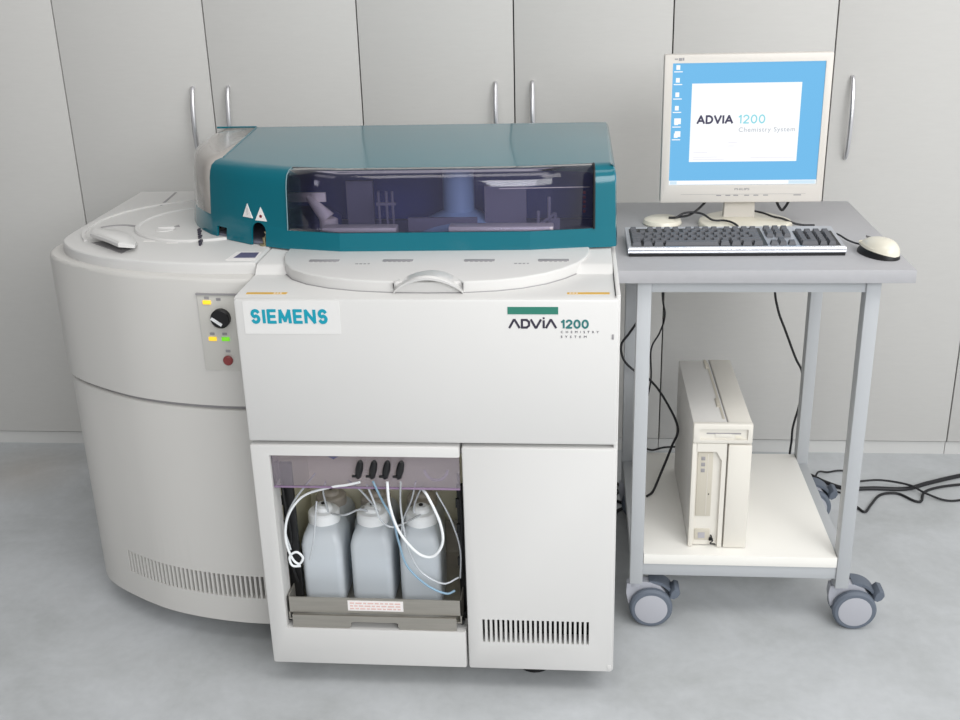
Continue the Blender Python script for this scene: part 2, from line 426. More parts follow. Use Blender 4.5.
bm = N(); lathe(bm, (CX, CY, .919), [(.173, 0), (.173, .003), (.170, .006), (.164, .006), (.160, .0035), (.001, .0035)], 72)
rl = obj('round_lid', bm, M['lid'], pl)
bm = N(); lathe(bm, (-.785, -.76, .922), [(.022, 0), (.020, .002), (.001, .003)], 24); box(bm, -.80, -.76, -.763, -.757, .923, .930, bev=.002); obj('lid_latch', bm, M['lid'], rl)
# crescent hole and the raised flap beside it
bm = arc_ring(-.905, -.765, .052, .062, .9195, .9212, 55, 140, 20); obj('slot', bm, M['greyink'], pl)
fl = [(-.913, -.872), (-.925, -.835), (-.922, -.800), (-.905, -.785), (-.880, -.782), (-.852, -.805), (-.825, -.845), (-.80, -.89), (-.785, -.94), (-.795, -.958), (-.812, -.962), (-.85, -.925)]
bm = N()
def fz(x, y, k):
    d = ((x+.925)*.707+(y+.84)*.707)          # distance from the raised front left edge
    return .9215+k+.020*max(0, 1-max(0, d)/.085)**1.3
def fb_(x, y):
    return max(.9195, fz(x, y, -.005))
rings = [[(x, y, fb_(x, y)) for x, y in fl], [(x, y, fz(x, y, .002)) for x, y in fl], [(x, y, fz(x, y, .005)) for x, y in inset2(fl, .005)]]
loft(bm, rings); obj('flap_handle', bm, M['lid'], pl)
bm = N(); prism(bm, [(-.915, -.865), (-.81, -.955), (-.80, -.90), (-.87, -.83)], .9199, .9207); obj('flap_shadow', bm, M['greyink'], pl)  # grey sheet painted as the shadow beneath the flap's raised edge
bm = N()
for k in range(7):
    y = -.76-.02*k; x = -.703+.0075*k*.95
    box(bm, x, x+.004+.002*(k % 2), y-.013, y, .9199, .9262)
obj('scale_marks', bm, M['darkink'], pl)
for (x, y, a) in ((-.80, -.852, .026), (-.742, -.868, .026)):
    bm = N(); box(bm, x, x+a, y-.003, y+.003, .9199, .9204); obj('small_print', bm, M['label'], pl)
bm = N(); prism(bm, [(-.775, -.735), (-.757, -.735), (-.766, -.716)], .9225, .9232); obj('triangle_mark', bm, M['greyink'], rl)
bm = N(); mt = Matrix.Translation((-.893, -.43, .9202)) @ Matrix.Rotation(math.radians(95), 4, 'Z'); box(bm, -.075, .075, -.003, .003, 0, .0008, mtx=mt); obj('slot', bm, M['greyink'], pl)
# sticker with a lilac picture
bm = N(); prism(bm, [(-.566, -1.008), (-.503, -1.008), (-.506, -.944), (-.560, -.944)], .9199, .9208); stk = obj('sticker', bm, M['label'], pl); stk['label'] = 'small white sticker with lilac print'
bm = N(); prism(bm, [(-.553, -.992), (-.507, -.992), (-.509, -.952), (-.548, -.952)], .9207, .9212); obj('sticker_print', bm, M['lilac'], stk)
# power and control panel set in the module beside the cabinet
y0, a0 = on_curve(-.575)
mt = Matrix.Translation((-.575, y0, 0)) @ Matrix.Rotation(a0, 4, 'Z')
bm = N(); box(bm, -.042, .048, -.0015, .004, .695, .863, bev=.001, mtx=mt); cp = obj('control_panel', bm, M['plate'], an)
bm = N(); box(bm, -.043, .05, -.004, .002, .862, .8655, mtx=mt); obj('panel_hood', bm, M['greyink'], cp)
bm = N(); cyl(bm, (0, 0, 0), .0205, .014, 'Y', 28, bev=.002); bmesh.ops.transform(bm, matrix=mt @ Matrix.Translation((.007, -.0155, .8135)), verts=bm.verts); kn = obj('power_knob', bm, M['black'], cp); kn['label'] = 'black rotary power knob'
bm = N(); box(bm, -.013, .013, -.002, 0, -.003, .003, mtx=mt @ Matrix.Translation((.000, -.0155, .8085)) @ Matrix.Rotation(math.radians(35), 4, 'Y')); obj('knob_marker', bm, M['cap'], kn)
for x, z, mm, lb_ in ((-.0215, .846, 'ledy', 'upper yellow lamp'), (-.018, .766, 'ledy', 'lower yellow lamp'), (.010, .766, 'ledg', 'green lamp')):
    bm = N(); box(bm, x-.0085, x+.0085, -.004, 0, z-.0042, z+.0042, bev=.0008, mtx=mt); o = obj('indicator_lamp', bm, M[mm], cp); o['label'] = lb_
bm = N(); cyl(bm, (0, 0, 0), .0105, .008, 'Y', 24, bev=.002); bmesh.ops.transform(bm, matrix=mt @ Matrix.Translation((.011, -.0092, .719)), verts=bm.verts); o = obj('push_button', bm, M['red'], cp); o['label'] = 'dark red push button'
for x, z in ((-.021, .8555), (.004, .853), (-.018, .777), (.009, .777), (.012, .739)):
    bm = N(); box(bm, x-.005, x+.005, -.0022, -.001, z-.0028, z+.0028, mtx=mt); obj('panel_print', bm, M['greyink'], cp)

# --- front cabinet
B('cabinet_body', M['casing'], an, XL+.006, XR-.006, -.83, -.34, .062, .890)
B('side_panel', M['casing'], an, .2375, XR+.002, -1.196, -.34, .062, .905, bev=.002)
B('side_panel', M['casing'], an, XL+.002, XL+.012, -1.18, -.34, .062, .897, bev=.002)
fp = B('front_cover', M['casing'], an, XL, XR, YF, -1.03, .5965, .8985, bev=.006)
# lower left frame round the bottle compartment
bm = N(); box(bm, XL, -.0675, YF, -1.150, .060, .589, bev=.005); fr = obj('compartment_frame', bm, M['casing'], an)
bm = N(); box(bm, -.4555, -.05, -1.3, -1.10, .152, .566)
cut(fr, bm)
hd = B('header_strip', M['lid'], an, -.453, -.0695, -1.199, -1.155, .5665, .5875, bev=.003)
dr = N(); box(dr, -.0635, XR, YF, -1.165, .060, .589, bev=.005); dr = obj('lower_door', dr, M['casing'], an)
bm = N(); n = 22
for k in range(n):
    x = -.029+k*(.220/(n-1)); box(bm, x-.0026, x+.0026, -1.22, -1.15, .129, .186)
cut(dr, bm)
B('grille_backing', M['black'], dr, -.045, .21, -1.160, -1.155, .11, .20)
B('corner_latch', M['lid'], dr, .2325, .2415, YF-.001, YF+.004, .066, .078, bev=.001)
B('lock', M['greyink'], fp, .2305, .2345, YF-.001, YF+.002, .819, .829, bev=.0005)
B('seam_band', M['greyink'], an, XL+.008, XR-.008, -1.175, -1.10, .585, .60)
# top deck
dk = [(-1.1945, .874), (-1.1945, .8975), (-1.185, .900), (-1.045, .900), (-1.040, .904), (-1.030, .914), (-1.022, .917), (-.36, .917), (-.36, .874)]
bm = N(); loft(bm, [[(XL+.001, y, z) for y, z in dk], [(.2355, y, z) for y, z in dk]]); deck = obj('top_deck', bm, M['casing'], an)
B('deck_gap', M['black'], an, .2352, .2378, -1.18, -.36, .87, .8995)
for a, b in ((-.476, -.396), (.146, .226)):
    o = B('caution_label', M['yellow'], deck, a, b, -1.176, -1.165, .8998, .9006); o['label'] = 'thin orange caution label'
    bm = N()
    for k in range(3): box(bm, a+.004+.006*k+(.05 if a < 0 else 0), a+.008+.006*k+(.05 if a < 0 else 0), -1.173, -1.169, .9005, .9009)
    obj('label_print', bm, M['label'], o)
# lid of the reagent tray, D shaped
lp = [(.190, -.90), (.190, -.955), (.184, -.99), (.168, -1.035), (.140, -1.075), (.105, -1.110), (.060, -1.138), (.010, -1.156), (-.05, -1.166), (-.12, -1.1685), (-.19, -1.166), (-.26, -1.156), (-.32, -1.138), (-.37, -1.112), (-.408, -1.078), (-.433, -1.035), (-.447, -.985), (-.450, -.955), (-.450, -.90)]
bm = N(); prism(bm, lp, .899, .9225, bev=.004); ld = obj('tray_lid', bm, M['lid'], an)
bm = N(); prism(bm, inset2(lp, -.0022), .9, .9012); obj('lid_gap', bm, M['greyink'], ld)
for x in (-.353, -.2, -.033, .117):
    bm = N(); box(bm, x-.031, x+.031, -1.029, -1.015, .9223, .9235, bev=.0004); 
    for k in range(6): box(bm, x-.028+k*.0098, x-.022+k*.0098, -1.0325, -1.0285, .9223, .9234)
    obj('lid_vent', bm, M['greyink'], ld)
for x in (-.268, .055):
    for k, wd in enumerate((.006, .006, .005, .004)):
        bm = N(); box(bm, x-.016+k*.0085, x-.016+k*.0085+wd, -1.048, -1.042, .9223, .9229); obj('small_print', bm, M['greyink'], ld)
# crescent grip: an arch standing on the lid's front edge with a hollow below
n = 28; rings = []
for k in range(n+1):
    u = k/n; x = -.186+u*.134; s = math.sin(PI*u); s2 = s**.75
    yb = -1.172+.078*(s**.8) ; yf = -1.176-.012*s
    zt = .904+.035*s2; zl = .900+.031*s2
    rings.append([(x, yb+.002, .9215), (x, yb-.006, .9225+.003*s), (x, -1.150-.006*(1-s), max(.9222, zt-.004)), (x, yf+.006, zt), (x, yf, zt-.003*s2), (x, yf+.001, zl), (x, yf+.010, zl-.001), (x, -1.150, min(.9215, zl))])
bm = N(); loft(bm, rings); obj('lid_grip', bm, M['lid'], ld)

# --- lettering on the front cover
B('name_label', M['casinglabel'], fp, -.4765, -.288, YF-.0006, YF+.001, .828, .894)
nl = fp.children[-1]
bold_text('lettering', 'SIEMENS', -.463, -.311, .8490, .8785, YF-.0006, M['siemens'], nl, wt=.205, gap=.40)
B('green_bar', M['green'], fp, .034, .1295, YF-.0008, YF+.001, .869, .8835)
bm = N(); z0, z1, wd, yy = .8425, .8575, .0042, YF
stroke(bm, [(.0375, z0), (.0455, z1), (.0475, z1), (.0560, z0)], wd, yy)
stroke(bm, [(.0610, z0), (.0610, z1), (.0700, z1), (.0745, z1-.004), (.0745, z0+.004), (.0700, z0), (.0610, z0)], wd, yy)
stroke(bm, [(.0785, z1), (.0865, z0), (.0885, z0), (.0965, z1)], wd, yy)
stroke(bm, [(.1022, z0), (.1022, z1-.002)], wd, yy); stroke(bm, [(.1022, z1+.0032), (.1022, z1+.0040)], wd*.9, yy)
stroke(bm, [(.1070, z0), (.1150, z1), (.1165, z1), (.1250, z0)], wd, yy)
obj('logo_lettering', bm, M['darkink'], fp)
bold_text('number_lettering', '1200', .1345, .187, .8405, .8585, YF, M['green2'], fp, wt=.20, gap=.36)
text('small_lettering', 'CHEMISTRY', .1345, .206, .8315, .8358, YF, M['darkink'], fp, spacing=2.2)
text('small_lettering', 'SYSTEM', .1345, .183, .8220, .8263, YF, M['darkink'], fp, spacing=2.2)

# --- bottle compartment
IX0, IX1 = -.4705, -.0530
B('compartment_back', M['inner'], an, IX0, IX1, -.862, -.845, .12, .59)
bm = N()
box(bm, IX0-.004, IX0, -1.150, -.862, .10, .59); box(bm, IX1, IX1+.004, -1.150, -.862, .10, .59)
box(bm, IX0, IX1, -1.150, -.862, .582, .588); box(bm, IX0, IX1, -1.150, -.862, .118, .122)
obj('compartment_lining', bm, M['inner'], an)
for a, b, z1 in ((-.458, -.432, .515), (-.0840, -.0610, .470)):
    bm = N(); box(bm, a, b, -1.138, -1.125, .15, z1, bev=.002)
    for z in (.42, .36, .28): box(bm, a-.002, a+.006, -1.143, -1.137, z, z+.02)
    obj('slide_rail', bm, M['black'], an)
for a, b, c in ((-.458, -.445, .30), (-.083, -.075, .28)):
    bm = N(); tube(bm, [(a+.004, -1.143, .50), (a+.010, -1.150, .42), (b, -1.143, .34), (a+.006, -1.146, c), (b+.005, -1.143, .23)], .0028); obj('wire_loom', bm, M['black'], an)
# violet splash plate
bm = N(); box(bm, -.4545, -.0690, -1.1935, -1.1905, .4915, .5655, bev=.001); box(bm, -.4545, -.4515, -1.1905, -1.152, .4915, .5655); vp = obj('splash_plate', bm, M['violet'], an)
bm = N(); box(bm, -.4545, -.0690, -1.1950, -1.1895, .4885, .4925, bev=.001); obj('plate_edge', bm, mat('violet_edge', (140, 118, 146), .3), vp)
bm = N(); box(bm, IX0, IX1, -1.10, -1.085, .5255, .582); obj('manifold', bm, M['midgrey'], an)
for x in (-.272, -.2435, -.2165, -.1885):
    bm = N(); prof = [(.003, -.028), (.0065, -.022), (.008, 0), (.0065, .018), (.004, .024)]
    lathe(bm, (0, 0, 0), prof, 14); bmesh.ops.transform(bm, matrix=Matrix.Translation((x, -1.203, .538)) @ Matrix.Rotation(math.radians(14), 4, 'Y') @ Matrix.Rotation(math.radians(20), 4, 'X'), verts=bm.verts)
    box(bm, x-.016, x-.002, -1.205, -1.201, .520, .524); obj('tube_clamp', bm, M['black'], vp)
bm = arc_ring(0, 0, .020, .026, -.001, .001, 180, 360, 20); bmesh.ops.transform(bm, matrix=Matrix.Translation((-.118, -1.186, .530)) @ Matrix.Rotation(PI/2, 4, 'X'), verts=bm.verts); obj('hook', bm, M['midgrey'], vp)
bm = N(); prism(bm, [(-.01, 0), (.01, 0), (0, -.006)], 0, .002); bmesh.ops.transform(bm, matrix=Matrix.Translation((-.325, -1.195, .562)) @ Matrix.Rotation(PI/2, 4, 'X'), verts=bm.verts); obj('hook', bm, M['lilac'], vp)
# steel drawer tray
bm = N()
box(bm, -.4515, -.0765, -1.192, -1.189, .1865, .2235); box(bm, -.4515, -.4490, -1.192, -.90, .168, .2235); box(bm, -.0790, -.0765, -1.192, -.90, .168, .2235)
box(bm, -.4515, -.0765, -.905, -.902, .168, .255); box(bm, -.4515, -.0765, -1.190, -.90, .166, .169)
tr = obj('bottle_tray', bm, M['steel'], an)
bm = N()
pts = [(-.4425, .1530), (-.4425, .1835), (-.0870, .1835), (-.0870, .1530), (-.208, .1530), (-.213, .1585), (-.213, .1665), (-.216, .1690), (-.312, .1690), (-.315, .1665), (-.315, .1585), (-.320, .1530)]
loft(bm, [[(x, -1.1995, z) for x, z in pts], [(x, -1.196, z) for x, z in pts]]); box(bm, -.4425, -.0870, -1.197, -1.188, .1815, .1835)
obj('drawer_front', bm, M['steel'], tr)
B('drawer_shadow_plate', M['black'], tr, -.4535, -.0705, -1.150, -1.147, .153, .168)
o = B('tray_label', M['label'], tr, -.321, -.201, -1.1929, -1.1915, .1935, .2185)
bm = N()
for r_ in range(3):
    x = -.316
    while x < -.212:
        l_ = random.uniform(.006, .014); box(bm, x, min(x+l_, -.207), -1.1934, -1.1927, .1975+.0068*r_, .2005+.0068*r_); x += l_+.003
obj('label_print', bm, M['pinkink'], o)
for x, s in ((-.4515, 1), (-.0765, -1)):
    bm = N(); cyl(bm, (x, -1.186, .166), .006, .01, 'Y', 16); obj('roller', bm, M['black'], tr)

# tubing
def tb(pts, r=.0023, m='thintube'):
    bm = N(); tube(bm, pts, r, seg=8, smooth=10); return obj('tube', bm, M[m], an)
tb([(-.216, -1.206, .512), (-.2130, -1.210, .46), (-.196, -1.212, .40), (-.160, -1.214, .352), (-.128, -1.214, .345), (-.108, -1.210, .375), (-.112, -1.206, .42), (-.135, -1.196, .472), (-.150, -1.18, .485)], .0030, 'tube')
tb([(-.272, -1.206, .510), (-.30, -1.200, .500), (-.345, -1.190, .487), (-.40, -1.182, .462), (-.435, -1.182, .415), (-.445, -1.182, .36), (-.436, -1.182, .315), (-.422, -1.182, .300), (-.412, -1.182, .315), (-.424, -1.184, .330), (-.440, -1.184, .318), (-.436, -1.184, .297), (-.418, -1.184, .296)], .0026, 'tube')
tb([(-.38, -1.14, .495), (-.425, -1.17, .440), (-.445, -1.178, .385), (-.438, -1.178, .332)], .0022)
tb([(-.355, -1.16, .485), (-.372, -1.12, .44), (-.372, -1.09, .372)], .0022)
tb([(-.372, -1.09, .372), (-.330, -1.12, .385), (-.300, -1.10, .388), (-.272, -1.09, .375)], .0022)
tb([(-.31, -1.15, .485), (-.285, -1.16, .47), (-.262, -1.16, .44), (-.262, -1.09, .378)], .0022)
tb([(-.262, -1.19, .497), (-.250, -1.19, .46), (-.240, -1.19, .42), (-.225, -1.18, .395), (-.205, -1.17, .39), (-.165, -1.09, .375)], .0022)
tb([(-.245, -1.206, .512), (-.232, -1.19, .46), (-.214, -1.18, .41), (-.205, -1.18, .36), (-.190, -1.18, .30), (-.150, -1.182, .255), (-.110, -1.182, .235), (-.090, -1.178, .240)], .0024, 'bluetube')
tb([(-.1885, -1.206, .512), (-.196, -1.18, .44), (-.190, -1.18, .37), (-.182, -1.18, .33), (-.160, -1.18, .285), (-.115, -1.18, .258), (-.082, -1.17, .268)], .0020)
tb([(-.165, -1.16, .49), (-.178, -1.15, .44), (-.205, -1.12, .37), (-.210, -1.12, .31)], .0020)
tb([(-.125, -1.15, .46), (-.095, -1.16, .40), (-.078, -1.16, .33), (-.080, -1.16, .26)], .0018)
tb([(-.372, -1.18, .45), (-.385, -1.182, .36), (-.398, -1.182, .31)], .0018)
tb([(-.15, -1.18, .488), (-.172, -1.14, .43), (-.178, -1.13, .40)], .0020)

# feet and casters under the cabinet
for i, (x, y) in enumerate(((.075, -1.10), (.17, -1.04), (-.43, -1.06), (.18, -.42), (-.43, -.42), (-.93, -.42), (-.80, -.86))):
    bm = N(); lathe(bm, (x, y, 0), [(.030, 0), (.036, .004), (.036, .018), (.022, .026), (.012, .030), (.012, .072)], 24)
    obj('levelling_foot', bm, M['black'], an)

# --- teal hood
ZB, ZT = .921, 1.090
out = [(.249, -.365), (.249, -.895), (.246, -.910), (.234, -.917), (.197, -.921), (.067, -.944), (-.100, -.9475), (-.334, -.952), (-.451, -.927), (-.545, -.887), (-.606, -.846), (-.654, -.810), (-.662, -.8025),
       (-.690, -.768), (-.718, -.727), (-.744, -.670), (-.764, -.610), (-.778, -.540), (-.784, -.450), (-.776, -.365)]
ns = len(out); DIV = 12; W0, W1 = 4, 8   # window between these outline points; clear cover from DIV on
levels = [(ZB, 0), (.9615, .005), (.968, .006), (1.050, .013), (1.0650, .016), (1.0775, .021), (1.0855, .031), (1.0892, .044), (1.0900, .052)]
def hpt(i, z, d):
    q = inset2(out, d)[i]; x = q[0]
    if out[i][0] > .19: x = out[i][0]-(out[i][0]-q[0])*.3
    if out[i][1] > -.40: return (x, out[i][1]+d*.3, z)
    return (x, q[1], z)
grid = [[hpt(i, z, d) for i in range(ns)] for z, d in levels]
for r in grid:     # the divide must be a clean line
    pass
def patch(i0, i1, l0, l1, push=0):
    bm = N(); V = {}
    def g(i, l):
        if (i % ns, l) not in V: V[(i % ns, l)] = bm.verts.new(grid[l][i % ns])
        return V[(i % ns, l)]
    for l in range(l0, l1):
        for i in range(i0, i1): bm.faces.new((g(i, l), g(i+1, l), g(i+1, l+1), g(i, l+1)))
    return bm, g, V
def fix(bm):
    bmesh.ops.recalc_face_normals(bm, faces=bm.faces)
bm, g, V = patch(0, DIV, 0, 1)             # lower band right and front
for l in range(1, 8):
    for i in range(0, DIV):
        if W0 <= i < W1 and l < 7: continue
        bm.faces.new((g(i, l), g(i+1, l), g(i+1, l+1), g(i, l+1)))
for l in (0, 1):
    for i in range(DIV, ns-1): bm.faces.new((g(i, l), g(i+1, l), g(i+1, l+1), g(i, l+1)))
for l in range(0, 2): bm.faces.new((g(ns-1, l), g(0, l), g(0, l+1), g(ns-1, l+1)))
# top sheet and back wall
bk = bm.verts.new((-.661, -.365+.012, 1.0895)); bkl = [bm.verts.new((-.661, -.365, levels[l][0])) for l in range(2, 8)]
tp = [g(i, 8) for i in range(0, DIV+1)]+[bk]
bm.faces.new(tp)
bm.faces.new([g(0, l) for l in range(2, 9)]+[bk]+list(reversed(bkl)))
bmesh.ops.recalc_face_normals(bm, faces=bm.faces)
# make sure the shell faces outwards (top sheet up)
top = max(bm.faces, key=lambda f: f.calc_center_median().z)
if top.normal.z < 0: bmesh.ops.reverse_faces(bm, faces=bm.faces)
o0 = Vector(an['_o']); bmesh.ops.translate(bm, vec=-o0, verts=bm.verts)
me = bpy.data.meshes.new('hood'); bm.to_mesh(me); bm.free(); me.materials.append(M['teal'])
for p in me.polygons: p.use_smooth = True
me.set_sharp_from_angle(angle=math.radians(28))
hood = bpy.data.objects.new('hood', me); C.objects.link(hood); hood.parent = an; hood['_o'] = tuple(o0)
hood['label'] = 'teal plastic hood'
bm = N()
def arch(x, y, ang, w2, z1, square=False):
    pts = [(-w2, -.02), (w2, -.02), (w2, z1-(0 if square else w2))]
    if not square: pts += [(w2*math.cos(a), z1-w2+w2*math.sin(a)) for a in [PI*k/10 for k in range(1, 10)]]
    pts += [(-w2, z1-(0 if square else w2))]
    mt = Matrix.Translation((x, y, ZB)) @ Matrix.Rotation(ang, 4, 'Z')
    r = loft(bm, [[mt @ Vector((u, -.03, v)) for u, v in pts], [mt @ Vector((u, .03, v)) for u, v in pts]])
arch(-.523, -.892, math.radians(-23), .0190, .050)
arch(-.624, -.826, math.radians(-40), .0175, .025, True)
cut(hood, bm, thick=.004)
for e_ in hood.data.edges:      # crisp kinks where the front facets meet
    a_, b_ = (hood.data.vertices[i].co+o0 for i in e_.vertices)
    for xk in (.067, -.334):
        if abs(a_.x-xk) < .006 and abs(b_.x-xk) < .006 and a_.y < -.9 and b_.y < -.9 and abs(a_.z-b_.z) > .003: e_.use_edge_sharp = True
# window pane
bm, g, V = patch(W0, W1, 1, 7)
sw = obj('window_pane', bm, M['smoke'], hood)
s = sw.modifiers.new('thickness', 'SOLIDIFY'); s.thickness = .0025; s.offset = 0
# dark gasket right of the pane
bm = N(); tube(bm, [Vector(grid[l][W0])+Vector((.0025, -.001, 0)) for l in range(1, 8)], .0026, smooth=3); obj('gasket', bm, M['black'], sw)
bm = N(); tube(bm, [Vector(grid[l][W1])+Vector((-.001, -.0015, 0)) for l in range(1, 8)]+[Vector(grid[7][i])+Vector((0, 0, .0002)) for i in range(W1, W0-1, -1)], .0011, smooth=1, seg=6); obj('pane_trim', bm, mat('pane_trim', (120, 150, 158), .3, noise=.01), sw)
# clear side cover
bm, g, V = patch(DIV, ns-1, 2, 8)
k0 = bm.verts.new((-.6635, -.353, 1.0895)); bm.faces.new([g(i, 8) for i in range(DIV, ns)]+[k0])
scv = obj('side_cover', bm, M['clearcover'], hood); scv['label'] = 'clear grey plastic side cover'
s = scv.modifiers.new('thickness', 'SOLIDIFY'); s.thickness = .003; s.offset = -1
bm = N(); tube(bm, [grid[8][DIV], (-.6615, -.36, 1.0905)], .0018, smooth=1); tube(bm, [(-.6615, -.36, 1.0905), (-.766, -.36, 1.0905)], .0025, smooth=1); obj('cover_hinge', bm, M['teal'], hood)
# ledge under the clear cover
bm = N(); prism(bm, [(q[0], q[1]) for q in [grid[2][i] for i in range(DIV, ns)]]+[(-.661, -.37)], .960, .9675); obj('ledge', bm, M['teal'], hood)
bm = N(); prism(bm, inset2([(q[0], q[1]) for q in [grid[2][i] for i in range(DIV, ns)]]+[(-.661, -.37)], .002), .9672, .9688); obj('ledge_seal', bm, M['black'], hood)
# inner things behind the clear cover
bm = N(); lathe(bm, (-.700, -.69, .9685), [(.022, 0), (.022, .035), (.016, .045), (.004, .047)], 24); obj('inner_boss', bm, M['midgrey'], hood)
B('inner_wall', M['pale'], hood, -.670, -.666, -.74, -.38, .969, 1.078)
# warning triangles
for x, dot in ((-.553, False), (-.518, True)):
    yb_, ang = None, None
    for i in range(8, 12):
        a, b = Vector(out[i]), Vector(out[i+1])
        if b.x <= x <= a.x: t_ = (x-a.x)/(b.x-a.x); yb_ = a.y+(b.y-a.y)*t_; ang = math.atan2(a.y-b.y, a.x-b.x)
    nrm = Vector((math.sin(ang), -math.cos(ang)))
    zc = .993 if not dot else .989
    mt = Matrix.Translation((x-nrm.x*.0078, yb_-nrm.y*.0078, zc)) @ Matrix.Rotation(ang, 4, 'Z') @ Matrix.Rotation(-.085, 4, 'X')
    bm = N(); tri = [(-.0155, -.014), (.0155, -.014), (0, .016)]
    loft(bm, [[mt @ Vector((u, .004, v)) for u, v in tri], [mt @ Vector((u, -.001, v)) for u, v in tri]])
    w_ = obj('warning_label', bm, M['label'], hood, smooth=0)
    bm = N()
    if dot:
        cyl(bm, (0, -.0016, -.004), .0035, .001, 'Y', 14); bmesh.ops.transform(bm, matrix=mt, verts=bm.verts)
        obj('symbol', bm, M['redink'], w_)
    else:
        box(bm, -.0006, .0006, -.0016, -.001, -.004, .006, mtx=mt); box(bm, -.0006, .0006, -.0016, -.001, -.0075, -.0055, mtx=mt); obj('symbol', bm, M['greyink'], w_)
# padlock-like latch in the arch
bm = N(); cyl(bm, (-.514, -.890, .9185), .010, .006, 'Z', 16); cyl(bm, (-.513, -.890, .924), .004, .014, 'Z', 12); tube(bm, [(-.513, -.890, .936), (-.507, -.891, .944), (-.511, -.889, .95)], .0022, smooth=4); obj('latch', bm, mat('brassy_latch', (150, 140, 110), .35, metal=.6, noise=.05), hood)
# mechanism seen through the window
B('inner_back_wall', M['navy'], hood, -.60, .236, -.70, -.69, .93, 1.082)
bm = N(); prism(bm, [(q[0], q[1]) for q in [hpt(i, 0, .008) for i in range(1, 12)]]+[(-.60, -.70), (.23, -.70)], .922, .928); obj('inner_floor', bm, M['innergrey'], hood)
bm = N(); box(bm, -.470, -.376, -.868, -.862, 1.010, 1.030); obj('bracket_plate', bm, M['pale'], hood)
bm = N(); tube(bm, [(-.415, -.868, 1.022), (-.395, -.872, 1.000), (-.372, -.876, .975)], .010, smooth=4, seg=12, radii=lambda u: .006+.011*u); lathe(bm, (-.372, -.872, .942), [(.02, 0), (.02, .03), (.014, .034)], 20); obj('probe_arm', bm, M['pale'], hood)
bm = N(); lathe(bm, (-.43, -.80, .93), [(.07, 0), (.07, .03), (.05, .045), (.02, .05)], 32); obj('sample_wheel', bm, M['navy'], hood)
bm = N(); box(bm, -.375, -.215, -.935, -.900, .935, .969, bev=.003); obj('rim_plate', bm, M['pale'], hood)
bm = N(); box(bm, -.105, .115, -.930, -.895, .933, .969, bev=.003); obj('rim_plate', bm, M['pale'], hood)
bm = N(); lathe(bm, (-.095, -.80, .93), [(.10, 0), (.10, .012), (.035, .045), (.034, .150)], 40); obj('dispenser_column', bm, M['bluemetal'], hood)
bm = N(); box(bm, -.20, -.05, -.865, -.855, .935, .972, mtx=None); obj('grey_guard', bm, M['innergrey'], hood)
B('partition', M['innergrey'], hood, -.345, -.285, -.80, -.79, .93, 1.04)
B('partition', M['innergrey'], hood, -.035, .055, -.84, -.83, .93, 1.035)
bm = N()
for x in (-.262, -.245, -.232): tube(bm, [(x, -.86, .94), (x, -.86, 1.03)], .003, smooth=1)
box(bm, -.268, -.225, -.863, -.857, 1.0, 1.006); obj('needle_rack', bm, M['innergrey'], hood)
bm = N()
for p in ([(.105, -.88, .935), (.105, -.88, 1.02)], [(.118, -.88, .935), (.118, -.88, .985)], [(.085, -.88, .96), (.118, -.88, .985)], [(.082, -.88, .94), (.082, -.88, .99)]): tube(bm, p, .0035, smooth=1)
box(bm, .108, .128, -.884, -.876, .935, .975); obj('wash_station', bm, M['innergrey'], hood)
bm = N(); tube(bm, [(.0, -.878, 1.038), (.19, -.868, 1.038)], .0010, smooth=1); obj('guide_wire', bm, M['pale'], hood)
bm = N()
for k in range(5): box(bm, .176, .182, -.876, -.870, .985+.010*k, .990+.010*k)
obj('red_marks', bm, M['red'], hood)

# ================================================================== BOTTLES
def make_bottle(label):
    t = thing('plastic_bottle', label, 'bottle', (0, 0, 0), 'reagent bottles in the steel tray')
    def rr(w2, d2, r, z, n=5):
        P = []
        for cx, cy, a0 in ((w2-r, d2-r, 0), (-w2+r, d2-r, 90), (-w2+r, -d2+r, 180), (w2-r, -d2+r, 270)):
            for k in range(n+1):
                a = math.radians(a0+90*k/n); P.append((cx+r*math.cos(a), cy+r*math.sin(a), z))
        return P
    bm = N(); r = loft(bm, [rr(.040, .052, .012, 0), rr(.0445, .0565, .014, .005), rr(.0450, .057, .014, .06), rr(.0445, .0565, .014, .145), rr(.040, .051, .014, .163), rr(.033, .040, .016, .178), rr(.030, .031, .029, .184), rr(.030, .030, .0295, .190)])
    o = obj('bottle_body', bm, M['bottle'], t)
    bm = N(); loft(bm, [rr(.041, .053, .012, .002), rr(.0425, .0545, .012, .07), rr(.0425, .0545, .012, .120)]); obj('liquid', bm, M['liquid'], t)
    bm = N(); lathe(bm, (0, 0, 0), [(.0345, .180), (.035, .184), (.0345, .202), (.031, .206), (.020, .208), (.018, .216), (.012, .220), (.004, .220)], 36)
    obj('cap', bm, M['cap'], t)
    bm = N(); cyl(bm, (0, 0, .2195), .0048, .003, 'Z', 14); obj('tube_port', bm, M['black'], t)
    return t
M['liquid'] = sheer('clear_bluish_liquid', (220, 234, 244), rough=.3, diffuse=.5, dcol=(214, 230, 244))
b0 = make_bottle('translucent white plastic bottle with clear liquid, leftmost in front row of the tray')
names = ['translucent white plastic bottle with clear liquid, middle one in front row of the tray',
         'translucent white plastic bottle with clear liquid, rightmost in front row, under a looping white tube',
         'back row bottle with brownish cap, behind the leftmost front bottle',
         'back row bottle with brownish cap, behind the middle front bottle',
         'back row bottle with brownish cap, behind the rightmost front bottle']
FR = [(-.385, -1.078), (-.277, -1.078), (-.170, -1.078), (-.396, -.960), (-.292, -.960), (-.185, -.960)]
b0.location = (FR[0][0], FR[0][1], .1692)
